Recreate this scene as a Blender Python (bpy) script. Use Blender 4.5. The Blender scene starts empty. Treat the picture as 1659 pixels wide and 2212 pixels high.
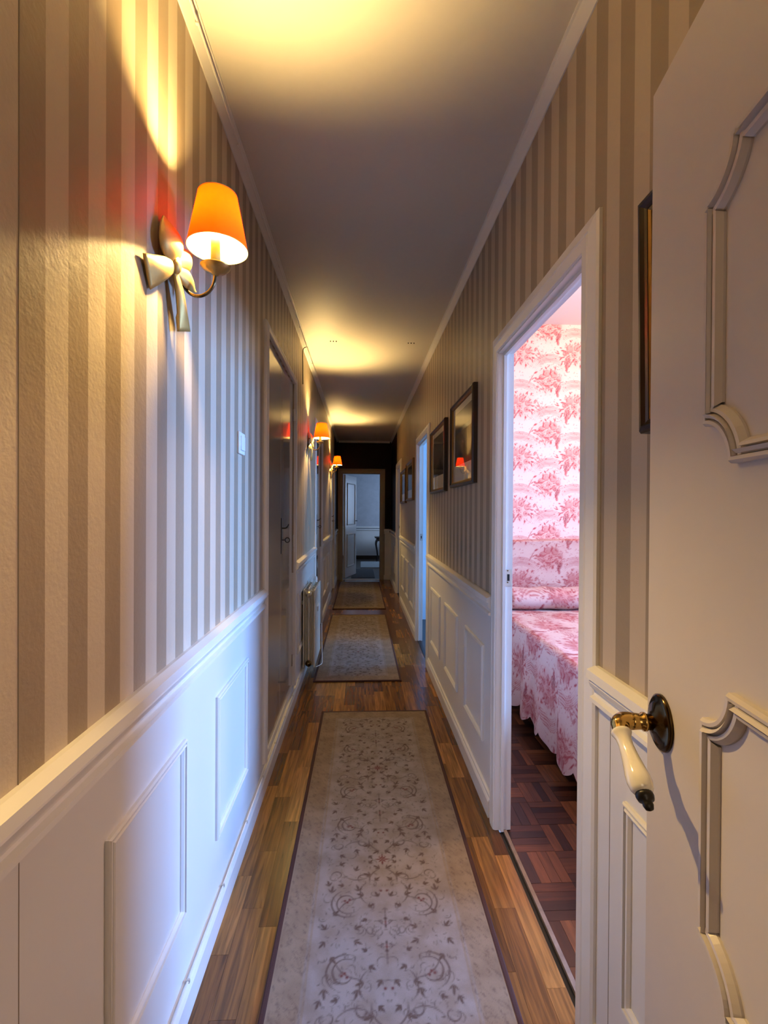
import bpy, bmesh, math, random
import numpy as np
from mathutils import Vector, Matrix
random.seed(7)
rng = np.random.default_rng(11)
scene = bpy.context.scene
COL = scene.collection
PI = math.pi

# ------------------------------------------------------------------ camera
CAM_H = 1.34
cam_d = bpy.data.cameras.new('camera')
cam_d.sensor_fit = 'HORIZONTAL'; cam_d.sensor_width = 36.0
cam_d.lens = 36.0 * 1000.0 / 1659.0
cam_d.clip_start = 0.02
cam = bpy.data.objects.new('camera', cam_d); COL.objects.link(cam)
YAW, PITCH, ROLL = 0.05, -0.006, 0.006
cam.matrix_world = (Matrix.Translation((0, 0, CAM_H)) @ Matrix.Rotation(-YAW, 4, 'Z')
                    @ Matrix.Rotation(PI / 2 + PITCH, 4, 'X') @ Matrix.Rotation(ROLL, 4, 'Z'))
scene.camera = cam

# ------------------------------------------------------------------ world, exposure, daylight, hall fill
scene.view_settings.view_transform = 'Standard'
scene.view_settings.look = 'None'
scene.view_settings.exposure = 0.0
scene.view_settings.gamma = 1.0
scene.view_settings.use_curve_mapping = False
w = bpy.data.worlds.new('world'); scene.world = w; w.use_nodes = True
w.node_tree.nodes['Background'].inputs[0].default_value = (0.45, 0.6, 1.0, 1)
w.node_tree.nodes['Background'].inputs[1].default_value = 0.6
scene.cycles.max_bounces = 10
scene.cycles.diffuse_bounces = 6
scene.cycles.sample_clamp_indirect = 6.0
scene.cycles.caustics_reflective = False
scene.cycles.caustics_refractive = False

def area(name, loc, direction, sx, sy, power, color):
    l = bpy.data.lights.new(name, 'AREA'); l.shape = 'RECTANGLE'
    l.size, l.size_y, l.energy, l.color = sx, sy, power, color
    o = bpy.data.objects.new(name, l); COL.objects.link(o)
    o.location = loc
    o.rotation_euler = Vector(direction).to_track_quat('-Z', 'Y').to_euler()
    return o
DAY = (0.20, 0.43, 1.0)
b_ = area('bedroom_daylight', (4.16, 1.5, 1.9), (-1, 0, -0.32), 1.15, 1.2, 170, DAY); b_.data.spread = math.radians(100)
area('study_daylight', (3.16, 4.3, 1.65), (-1, 0, -0.1), 1.0, 1.4, 80, (0.22, 0.5, 1.0))
area('guest_daylight', (3.16, 7.1, 1.65), (-1, 0, -0.1), 0.8, 1.2, 7, (0.35, 0.55, 1.0))
area('far_room_daylight', (1.76, 11.3, 1.5), (-1, 0.25, -0.1), 0.7, 1.2, 30, (0.45, 0.65, 1.0))
area('hall_fill', (-0.2, -2.3, 2.0), (0.1, 1, -0.25), 1.2, 1.2, 12, (1.0, 0.78, 0.58))  # soft warm fill added behind the camera

# ------------------------------------------------------------------ materials
def srgb(r, g, b):
    f = lambda c: (c / 255 / 12.92) if c / 255 <= .04045 else ((c / 255 + .055) / 1.055) ** 2.4
    return (f(r), f(g), f(b), 1)

class NT:
    def __init__(s, name):
        s.m = bpy.data.materials.new(name); s.m.use_nodes = True
        s.t = s.m.node_tree; s.n = s.t.nodes; s.l = s.t.links
        s.p = s.n['Principled BSDF']; s.out = s.n['Material Output']
    def node(s, typ, **kw):
        nd = s.n.new(typ)
        for k, v in kw.items():
            if k.startswith('i_'):
                key = k[2:]
                nd.inputs[int(key) if key.isdigit() else key.replace('_', ' ')].default_value = v
            else: setattr(nd, k, v)
        return nd
    def math(s, op, a, b=None, c=None):
        nd = s.n.new('ShaderNodeMath'); nd.operation = op
        for i, v in enumerate((a, b, c)):
            if v is None: continue
            if isinstance(v, (int, float)): nd.inputs[i].default_value = v
            else: s.l.new(v, nd.inputs[i])
        return nd.outputs[0]
    def mix(s, fac, a, b, blend='MIX'):
        nd = s.n.new('ShaderNodeMix'); nd.data_type = 'RGBA'; nd.blend_type = blend
        for i, v in ((0, fac), (6, a), (7, b)):
            if isinstance(v, (int, float, tuple)): nd.inputs[i].default_value = v
            else: s.l.new(v, nd.inputs[i])
        return nd.outputs[2]
    def link(s, a, b): s.l.new(a, b)
    def bump(s, h, strength, dist=0.001):
        b = s.node('ShaderNodeBump'); b.inputs['Strength'].default_value = strength
        b.inputs['Distance'].default_value = dist
        s.l.new(h, b.inputs['Height']); s.l.new(b.outputs[0], s.p.inputs['Normal'])
    def pos(s):
        g = s.node('ShaderNodeNewGeometry'); x = s.node('ShaderNodeSeparateXYZ')
        s.l.new(g.outputs['Position'], x.inputs[0]); return g.outputs['Position'], x.outputs

def plain(name, color, rough=0.5, metal=0.0, spec=0.5, noise=0.0, nscale=20, bump=0.0, coat=0.0):
    t = NT(name); p = t.p
    p.inputs['Base Color'].default_value = color
    p.inputs['Roughness'].default_value = rough; p.inputs['Metallic'].default_value = metal
    p.inputs['Specular IOR Level'].default_value = spec
    if coat: p.inputs['Coat Weight'].default_value = coat; p.inputs['Coat Roughness'].default_value = 0.05
    nz = t.node('ShaderNodeTexNoise'); nz.inputs['Scale'].default_value = nscale; nz.inputs['Detail'].default_value = 4
    g = t.node('ShaderNodeNewGeometry'); t.link(g.outputs['Position'], nz.inputs['Vector'])
    dark = tuple(c * (1 - noise) for c in color[:3]) + (1,)
    t.link(t.mix(nz.outputs[0], dark, color), p.inputs['Base Color'])
    if bump: t.bump(nz.outputs[0], bump)
    return t.m

def wallpaper(name, phase, width, light, dark, axis=1):
    t = NT(name); P, xyz = t.pos()
    f = t.math('FRACT', t.math('DIVIDE', t.math('SUBTRACT', xyz[axis], phase), 2 * width))
    wob = t.node('ShaderNodeTexNoise'); wob.inputs['Scale'].default_value = 60; t.link(P, wob.inputs['Vector'])
    s = t.math('GREATER_THAN', f, 0.5)
    big = t.node('ShaderNodeTexNoise'); big.inputs['Scale'].default_value = 3.0; t.link(P, big.inputs['Vector'])
    c = t.mix(s, dark, light)
    c = t.mix(t.math('MULTIPLY', big.outputs[0], 0.18), c, tuple(x * .7 for x in light[:3]) + (1,))
    t.link(c, t.p.inputs['Base Color'])
    fine = t.node('ShaderNodeTexNoise'); fine.inputs['Scale'].default_value = 160; fine.inputs['Detail'].default_value = 5
    t.link(P, fine.inputs['Vector'])
    h = t.math('ADD', fine.outputs[0], t.math('MULTIPLY', wob.outputs[0], 1.6))
    t.p.inputs['Roughness'].default_value = 0.42
    t.p.inputs['Specular IOR Level'].default_value = 0.35 if light[0] > .1 else 0.05
    t.bump(h, 0.35, 0.0012)
    return t.m

M = {}
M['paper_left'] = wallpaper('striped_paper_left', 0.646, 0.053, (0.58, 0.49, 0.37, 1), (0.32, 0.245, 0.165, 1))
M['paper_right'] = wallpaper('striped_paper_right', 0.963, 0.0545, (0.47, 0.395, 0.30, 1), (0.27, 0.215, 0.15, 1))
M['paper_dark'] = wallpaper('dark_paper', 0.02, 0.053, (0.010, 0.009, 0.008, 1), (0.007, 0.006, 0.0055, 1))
M['paint'] = plain('white_paint', (0.72, 0.70, 0.67, 1), 0.38, noise=0.05, nscale=5, bump=0.04)
M['trim'] = plain('trim_gloss_paint', (0.76, 0.74, 0.70, 1), 0.30, noise=0.05, nscale=12, bump=0.03)
M['door_paint'] = plain('leaf_paint', (0.58, 0.53, 0.49, 1), 0.35, noise=0.05, nscale=14, bump=0.05)
M['gloss_door'] = plain('glossy_door_paint', (0.44, 0.41, 0.37, 1), 0.13, spec=0.8, noise=0.05, nscale=3, bump=0.02, coat=0.5)
M['ceiling'] = plain('ceiling_paint', (0.66, 0.62, 0.55, 1), 0.5, noise=0.04, nscale=40, bump=0.06)
M['white_room'] = plain('room_ceiling', (0.85, 0.84, 0.82, 1), 0.7)
M['blue_room'] = plain('pale_blue_wall', (0.62, 0.70, 0.80, 1), 0.6)
M['far_wall'] = plain('far_room_wall', (0.50, 0.52, 0.56, 1), 0.32, noise=0.3, nscale=9, bump=0.2)
M['dark_floor'] = plain('dark_floor', (0.035, 0.026, 0.02, 1), 0.35)
M['sub_floor'] = plain('floor_underlay', (0.09, 0.05, 0.025, 1), 0.6)
M['joint'] = plain('paint_joint', (0.24, 0.19, 0.14, 1), 0.7)
M['black'] = plain('black_gap', (0.012, 0.011, 0.01, 1), 0.8)
M['brass'] = plain('antique_gold', (0.62, 0.42, 0.15, 1), 0.34, 1.0, noise=0.35, nscale=60, bump=0.15)
M['bow_gold'] = plain('gilt_bow', (0.70, 0.46, 0.14, 1), 0.50, 0.55, noise=0.25, nscale=45, bump=0.2)
M['bronze'] = plain('dark_bronze', (0.20, 0.14, 0.07, 1), 0.25, 1.0, noise=0.3, nscale=40)
M['old_brass'] = plain('tarnished_brass', (0.11, 0.07, 0.03, 1), 0.16, 1.0, noise=0.6, nscale=35)
M['bright_brass'] = plain('polished_brass', (0.62, 0.40, 0.12, 1), 0.14, 1.0, noise=0.3, nscale=50)
M['porcelain'] = plain('porcelain', (0.80, 0.76, 0.66, 1), 0.08, coat=0.6)
M['iron'] = plain('dark_iron', (0.03, 0.028, 0.026, 1), 0.35, 0.8)
M['steel'] = plain('steel', (0.62, 0.58, 0.50, 1), 0.35, 0.6)
M['plastic'] = plain('white_plastic', (0.80, 0.80, 0.78, 1), 0.35)
M['radiator'] = plain('radiator_enamel', (0.66, 0.63, 0.54, 1), 0.3)
M['maroon'] = plain('maroon_binding', (0.055, 0.018, 0.014, 1), 0.9, noise=0.4, nscale=300, bump=0.4)
M['frame_wood'] = plain('dark_frame_wood', (0.030, 0.016, 0.008, 1), 0.28, noise=0.5, nscale=30)
M['frame_gold'] = plain('frame_gilt', (0.30, 0.17, 0.05, 1), 0.35, 0.7, noise=0.4, nscale=40)
M['frame_oak'] = plain('golden_frame', (0.16, 0.085, 0.02, 1), 0.35, 0.4, noise=0.3, nscale=40)
M['mat'] = plain('cream_mat', (0.82, 0.72, 0.52, 1), 0.8)
M['dark_wood'] = plain('dark_table_wood', (0.02, 0.012, 0.009, 1), 0.3, noise=0.4)
M['worn_strip'] = plain('worn_threshold', (0.34, 0.25, 0.19, 1), 0.4, noise=0.75, nscale=30, bump=0.5)
M['mattress'] = plain('mattress_cloth', (0.4, 0.36, 0.33, 1), 0.8)

def wood(name, ca, cb, cc, rough, axis_scale, grain_dark=0.55):
    t = NT(name); P, xyz = t.pos()
    oi = t.node('ShaderNodeObjectInfo')
    mp = t.node('ShaderNodeMapping'); mp.inputs['Scale'].default_value = axis_scale
    off = t.node('ShaderNodeCombineXYZ')
    t.link(t.math('MULTIPLY', oi.outputs['Random'], 37.0), off.inputs[0])
    t.link(t.math('MULTIPLY', oi.outputs['Random'], 91.0), off.inputs[1])
    t.link(P, mp.inputs['Vector']); t.link(off.outputs[0], mp.inputs['Location'])
    n1 = t.node('ShaderNodeTexNoise'); n1.inputs['Scale'].default_value = 1.0; n1.inputs['Detail'].default_value = 6
    n1.inputs['Distortion'].default_value = 0.8
    t.link(mp.outputs[0], n1.inputs['Vector'])
    r = t.node('ShaderNodeValToRGB'); e = r.color_ramp.elements
    e[0].color = ca; e[1].color = cc; m = e.new(0.5); m.color = cb
    e[0].position = 0.05; e[2].position = 0.95
    t.link(oi.outputs['Random'], r.inputs[0])
    g = t.node('ShaderNodeMapRange'); g.inputs[1].default_value = 0.35; g.inputs[2].default_value = 0.7
    g.inputs[3].default_value = grain_dark; g.inputs[4].default_value = 1.15
    t.link(n1.outputs[0], g.inputs[0])
    c = t.mix(1.0, r.outputs[0], g.outputs[0], 'MULTIPLY')
    t.link(c, t.p.inputs['Base Color'])
    t.p.inputs['Roughness'].default_value = rough
    t.bump(n1.outputs[0], 0.08)
    return t.m
M['oak'] = wood('oak_block', srgb(92, 56, 22), srgb(122, 80, 34), srgb(160, 112, 54), 0.24, (70, 4.0, 1), .45)
M['mosaic_a'] = wood('parquet_finger_along', srgb(42, 20, 10), srgb(76, 40, 20), srgb(118, 68, 36), 0.30, (60, 6, 1))
M['mosaic_b'] = wood('parquet_finger_across', srgb(42, 20, 10), srgb(76, 40, 20), srgb(118, 68, 36), 0.30, (6, 60, 1))

def shade_mat():
    t = NT('orange_shade_cloth'); t.n.remove(t.p)
    g = t.node('ShaderNodeNewGeometry')
    d = t.node('ShaderNodeBsdfDiffuse'); tr = t.node('ShaderNodeBsdfTranslucent')
    tr.inputs[0].default_value = (1.0, 0.020, 0.0001, 1)
    t.link(t.mix(g.outputs['Backfacing'], (0.85, 0.30, 0.03, 1), (0.95, 0.90, 0.78, 1)), d.inputs[0])
    m = t.node('ShaderNodeMixShader'); m.inputs[0].default_value = 0.07
    t.link(d.outputs[0], m.inputs[1]); t.link(tr.outputs[0], m.inputs[2]); t.link(m.outputs[0], t.out.inputs[0])
    return t.m
M['shade'] = shade_mat()
def candle_mat():
    t = NT('candle_sleeve_card'); t.p.inputs['Base Color'].default_value = (0.9, 0.70, 0.16, 1)
    t.p.inputs['Subsurface Weight'].default_value = 0.0
    t.p.inputs['Roughness'].default_value = 0.6
    return t.m
M['candle'] = candle_mat()
def emit(name, col, s):
    t = NT(name); t.p.inputs['Base Color'].default_value = (0, 0, 0, 1)
    t.p.inputs['Emission Color'].default_value = col; t.p.inputs['Emission Strength'].default_value = s
    return t.m
M['bulb'] = emit('warm_bulb', (1.0, 0.66, 0.235, 1), 6800.0)
M['globe'] = emit('warm_globe', (1.0, 0.66, 0.42, 1), 190.0)

def glass_mat():
    t = NT('picture_glass'); t.n.remove(t.p)
    fr = t.node('ShaderNodeFresnel'); fr.inputs[0].default_value = 1.6
    a = t.node('ShaderNodeBsdfTransparent'); b = t.node('ShaderNodeBsdfGlossy'); b.inputs['Roughness'].default_value = 0.01
    gg = t.node('ShaderNodeNewGeometry')
    m = t.node('ShaderNodeMixShader'); t.link(t.math('MULTIPLY', fr.outputs[0], t.math('SUBTRACT', 1.0, gg.outputs['Backfacing'])), m.inputs[0]); t.link(a.outputs[0], m.inputs[1]); t.link(b.outputs[0], m.inputs[2])
    t.link(m.outputs[0], t.out.inputs[0]); return t.m
M['glass'] = glass_mat()
def print_mat():
    t = NT('engraving_print'); P, xyz = t.pos()
    n = t.node('ShaderNodeTexNoise'); n.inputs['Scale'].default_value = 9; n.inputs['Detail'].default_value = 8; t.link(P, n.inputs['Vector'])
    hz = t.math('SUBTRACT', t.math('ADD', xyz[2], t.math('MULTIPLY', n.outputs[0], 0.22)), 1.78)
    f = t.node('ShaderNodeMapRange'); f.inputs[1].default_value = -0.04; f.inputs[2].default_value = 0.03; t.link(hz, f.inputs[0])
    sky = t.mix(n.outputs[0], (0.055, 0.05, 0.042, 1), (0.17, 0.15, 0.12, 1))
    t.link(t.mix(f.outputs[0], (0.008, 0.008, 0.007, 1), sky), t.p.inputs['Base Color']); t.p.inputs['Roughness'].default_value = 0.8
    return t.m
M['print'] = print_mat()

def attr_mat(name, ramp, rough, bump, noise_scale, mott):
    """colour from the mesh attribute 'pat' (R: motif ink, G: ground kind) plus fibre noise"""
    t = NT(name); P, xyz = t.pos()
    a = t.node('ShaderNodeAttribute'); a.attribute_name = 'pat'
    sp = t.node('ShaderNodeSeparateColor'); t.link(a.outputs['Color'], sp.inputs[0])
    n = t.node('ShaderNodeTexNoise'); n.inputs['Scale'].default_value = noise_scale; n.inputs['Detail'].default_value = 6; t.link(P, n.inputs['Vector'])
    n2 = t.node('ShaderNodeTexNoise'); n2.inputs['Scale'].default_value = 14; n2.inputs['Detail'].default_value = 5; t.link(P, n2.inputs['Vector'])
    ground = t.mix(sp.outputs[1], ramp[0], ramp[1])
    k = t.node('ShaderNodeMapRange'); k.inputs[1].default_value = 0.38; k.inputs[2].default_value = 0.66; k.inputs[3].default_value = 0; k.inputs[4].default_value = mott
    t.link(n2.outputs[0], k.inputs[0])
    ground = t.mix(k.outputs[0], ground, ramp[2])
    ink = t.mix(sp.outputs[2], ramp[3], ramp[4])
    c = t.mix(sp.outputs[0], ground, ink)
    c = t.mix(t.math('MULTIPLY', n.outputs[0], 0.35), c, tuple(x * .45 for x in ramp[0][:3]) + (1,))
    t.link(c, t.p.inputs['Base Color']); t.p.inputs['Roughness'].default_value = rough
    t.p.inputs['Specular IOR Level'].default_value = 0.15
    t.bump(n.outputs[0], bump)
    return t.m
M['rug'] = attr_mat('woven_rug', ((0.29, 0.25, 0.225, 1), (0.27, 0.20, 0.135, 1), (0.17, 0.115, 0.07, 1), (0.085, 0.05, 0.035, 1), (0.13, 0.022, 0.016, 1)), 0.95, 0.5, 420, 0.55)
M['toile'] = attr_mat('toile_print', ((0.90, 0.73, 0.66, 1), (0.88, 0.55, 0.50, 1), (0.90, 0.68, 0.62, 1), (0.55, 0.055, 0.085, 1), (0.32, 0.02, 0.06, 1)), 0.8, 0.05, 200, 0.3)
M['toile_cloth'] = attr_mat('toile_bedding', ((0.60, 0.44, 0.40, 1), (0.52, 0.26, 0.24, 1), (0.58, 0.40, 0.36, 1), (0.34, 0.03, 0.045, 1), (0.20, 0.012, 0.03, 1)), 0.85, 0.2, 260, 0.3)

# ------------------------------------------------------------------ mesh helpers
def link(name, me, mat=None, parent=None, smooth=False):
    if mat is not None: me.materials.append(mat)
    o = bpy.data.objects.new(name, me); COL.objects.link(o)
    if parent is not None: o.parent = parent
    if smooth:
        for p in me.polygons: p.use_smooth = True
    return o
def obj(name, bm, mat, parent=None, smooth=False):
    me = bpy.data.meshes.new(name)
    bmesh.ops.recalc_face_normals(bm, faces=bm.faces)
    bm.to_mesh(me); bm.free()
    return link(name, me, mat, parent, smooth)
def tag(o, label=None, cat=None, group=None, kind=None):
    if label: o['label'] = label
    if cat: o['category'] = cat
    if group: o['group'] = group
    if kind: o['kind'] = kind
    return o
def empty(name, loc=(0, 0, 0), rz=0.0):
    o = bpy.data.objects.new(name, None); COL.objects.link(o); o.location = loc; o.rotation_euler = (0, 0, rz)
    o.empty_display_size = 0.05
    return o
def box(bm, x0, x1, y0, y1, z0, z1, bev=0.0):
    vs = [bm.verts.new(p) for p in ((x0, y0, z0), (x1, y0, z0), (x1, y1, z0), (x0, y1, z0), (x0, y0, z1), (x1, y0, z1), (x1, y1, z1), (x0, y1, z1))]
    fs = [bm.faces.new([vs[i] for i in f]) for f in ((0, 3, 2, 1), (4, 5, 6, 7), (0, 1, 5, 4), (1, 2, 6, 5), (2, 3, 7, 6), (3, 0, 4, 7))]
    if bev:
        es = list({e for f in fs for e in f.edges})
        bmesh.ops.bevel(bm, geom=es, offset=bev, segments=2, profile=0.5, affect='EDGES')
    return bm
def nb(): return bmesh.new()
def bx(*a, **k): return box(nb(), *a, **k)
def lathe(bm, prof, origin, axis=(0, 0, 1), seg=24, cap=True, sx=1.0):
    """prof: list of (radius, height along axis)"""
    q = Vector((0, 0, 1)).rotation_difference(Vector(axis))
    rings = []
    for r, h in prof:
        rings.append([bm.verts.new(Vector(origin) + q @ Vector((r * math.cos(2 * PI * k / seg) * sx, r * math.sin(2 * PI * k / seg), h))) for k in range(seg)])
    for a, b in zip(rings, rings[1:]):
        for k in range(seg): bm.faces.new((a[k], a[(k + 1) % seg], b[(k + 1) % seg], b[k]))
    if cap:
        bm.faces.new(rings[0][::-1]); bm.faces.new(rings[-1])
    return bm
def tube(bm, pts, r, seg=10, cap=True):
    pts = [Vector(p) for p in pts]; rings = []
    rr = r if isinstance(r, (list, tuple)) else [r] * len(pts)
    prev = None
    for i, p in enumerate(pts):
        t = (pts[min(i + 1, len(pts) - 1)] - pts[max(i - 1, 0)]).normalized()
        if prev is None:
            u = t.cross(Vector((0.13, 0.37, 0.92)))
            if u.length < 1e-3: u = t.cross(Vector((1, 0, 0)))
            u.normalize()
        else: u = (prev - t * prev.dot(t)).normalized()
        prev = u; v = t.cross(u)
        rings.append([bm.verts.new(p + (u * math.cos(2 * PI * k / seg) + v * math.sin(2 * PI * k / seg)) * rr[i]) for k in range(seg)])
    for a, b in zip(rings, rings[1:]):
        for k in range(seg): bm.faces.new((a[k], a[(k + 1) % seg], b[(k + 1) % seg], b[k]))
    if cap: bm.faces.new(rings[0][::-1]); bm.faces.new(rings[-1])
    return bm
def smooth_path(pts, n=6):
    pts = [Vector(p) for p in pts]; out = []
    P = [pts[0]] + pts + [pts[-1]]
    for i in range(1, len(P) - 2):
        for k in range(n):
            t = k / n; a, b, c, d = P[i - 1:i + 3]
            out.append(0.5 * ((2 * b) + (c - a) * t + (2 * a - 5 * b + 4 * c - d) * t * t + (3 * b - a - 3 * c + d) * t ** 3))
    out.append(pts[-1]); return out
def sweep(bm, pts, normal, prof, closed=True):
    """mitred sweep of prof [(in-plane offset, out)] round pts lying in a plane"""
    N = Vector(normal); pts = [Vector(p) for p in pts]; n = len(pts); rings = []
    for i, p in enumerate(pts):
        a = pts[(i - 1) % n] if (closed or i > 0) else None
        b = pts[(i + 1) % n] if (closed or i < n - 1) else None
        d1 = (p - a).normalized() if a is not None else (b - p).normalized()
        d2 = (b - p).normalized() if b is not None else d1
        s1, s2 = N.cross(d1), N.cross(d2); m = (s1 + s2)
        m = m.normalized() / max(0.35, m.normalized().dot(s1))
        rings.append([bm.verts.new(p + m * u + N * v) for u, v in prof])
    m = len(prof)
    rng_i = range(n) if closed else range(n - 1)
    for i in rng_i:
        a, b = rings[i], rings[(i + 1) % n]
        for k in range(m): bm.faces.new((a[k], a[(k + 1) % m], b[(k + 1) % m], b[k]))
    if not closed: bm.faces.new(rings[0][::-1]); bm.faces.new(rings[-1])
    return bm
def run_y(bm, x0, sgn, prof, y0, y1):
    """profile [(out from wall, z)] extruded along Y; sgn +1 points out to +X"""
    a = [bm.verts.new((x0 + sgn * u, y0, z)) for u, z in prof]; b = [bm.verts.new((x0 + sgn * u, y1, z)) for u, z in prof]
    m = len(prof)
    for k in range(m): bm.faces.new((a[k], a[(k + 1) % m], b[(k + 1) % m], b[k]))
    bm.faces.new(a[::-1]); bm.faces.new(b); return bm
def grid_mesh(name, P, pat, mat, parent=None, smooth=True):
    """P: (r,c,3) array of points; pat: (r,c,3) colours"""
    r, c = P.shape[:2]; me = bpy.data.meshes.new(name)
    idx = np.arange(r * c).reshape(r, c)
    q = np.stack([idx[:-1, :-1], idx[:-1, 1:], idx[1:, 1:], idx[1:, :-1]], -1).reshape(-1, 4)
    me.vertices.add(r * c); me.vertices.foreach_set('co', P.reshape(-1).astype(np.float32))
    me.loops.add(q.size); me.loops.foreach_set('vertex_index', q.reshape(-1).astype(np.int32))
    me.polygons.add(len(q)); me.polygons.foreach_set('loop_start', np.arange(0, q.size, 4, dtype=np.int32))
    me.polygons.foreach_set('loop_total', np.full(len(q), 4, dtype=np.int32))
    me.update(calc_edges=True)
    if pat is not None:
        ca = me.color_attributes.new('pat', 'FLOAT_COLOR', 'POINT')
        col = np.concatenate([pat, np.ones(pat.shape[:2] + (1,))], -1).astype(np.float32)
        ca.data.foreach_set('color', col.reshape(-1))
    me.polygons.foreach_set('use_smooth', np.full(len(q), smooth))
    return link(name, me, mat, parent)

# ------------------------------------------------------------------ pattern rasters
class Raster:
    """periodic ink raster in metres"""
    def __init__(s, wx, wy, res):
        s.wx, s.wy, s.res = wx, wy, res
        s.nx, s.ny = int(round(wx / res)), int(round(wy / res))
        s.a = np.zeros((s.ny, s.nx, 3)); s.wrapx = True
    def dot(s, x, y, r, v=1.0, ch=0, hard=0.6):
        k = int(r / s.res) + 2; cx, cy = x / s.res, y / s.res
        ix, iy = np.arange(int(cx) - k, int(cx) + k + 1), np.arange(int(cy) - k, int(cy) + k + 1)
        d = np.hypot(ix[None, :] + .5 - cx, iy[:, None] + .5 - cy) * s.res
        m = np.clip((r - d) / (r * (1 - hard) + s.res * .5), 0, 1) * v
        if s.wrapx: jx = ix % s.nx
        else:
            ok = (ix >= 0) & (ix < s.nx); jx = ix[ok]; m = m[:, ok]
        jy = iy % s.ny
        s.a[np.ix_(jy, jx, [ch])] = np.maximum(s.a[np.ix_(jy, jx, [ch])][..., 0], m)[..., None]
    def stroke(s, pts, r, v=1.0, ch=0, taper=True):
        pts = np.array(pts, float)
        for p, q in zip(pts, pts[1:]):
            pass
        seg = np.hypot(*(pts[1:] - pts[:-1]).T); L = np.concatenate([[0], np.cumsum(seg)])
        n = max(3, int(L[-1] / (max(r, s.res) * .6)))
        t = np.linspace(0, L[-1], n)
        X, Y = np.interp(t, L, pts[:, 0]), np.interp(t, L, pts[:, 1])
        for i in range(n):
            k = (math.sin(PI * min(1, (i + .6) / n)) ** .6 if taper else 1)
            s.dot(X[i], Y[i], max(r * k, s.res * .6), v * (.65 + .35 * k), ch)
    def arc(s, cx, cy, r0, r1, a0, a1, w, v=1.0, ch=0, sq=1.0):
        t = np.linspace(0, 1, 40); A = a0 + (a1 - a0) * t; R = r0 + (r1 - r0) * t
        s.stroke(np.stack([cx + R * np.cos(A), cy + sq * R * np.sin(A)], 1), w, v, ch)
    def leaf(s, x, y, ang, L, w, v=.8, ch=0):
        for i in range(9):
            t = i / 8; s.dot(x + math.cos(ang) * L * t, y + math.sin(ang) * L * t, max(s.res * .7, w * math.sin(PI * (t * .9 + .08))), v, ch)
    def sample(s, X, Y):
        fx, fy = X / s.res - .5, Y / s.res - .5
        x0, y0 = np.floor(fx).astype(int), np.floor(fy).astype(int); tx, ty = (fx - x0)[..., None], (fy - y0)[..., None]
        g = lambda i, j: s.a[j % s.ny, i % s.nx]
        return (g(x0, y0) * (1 - tx) + g(x0 + 1, y0) * tx) * (1 - ty) + (g(x0, y0 + 1) * (1 - tx) + g(x0 + 1, y0 + 1) * tx) * ty

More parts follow.
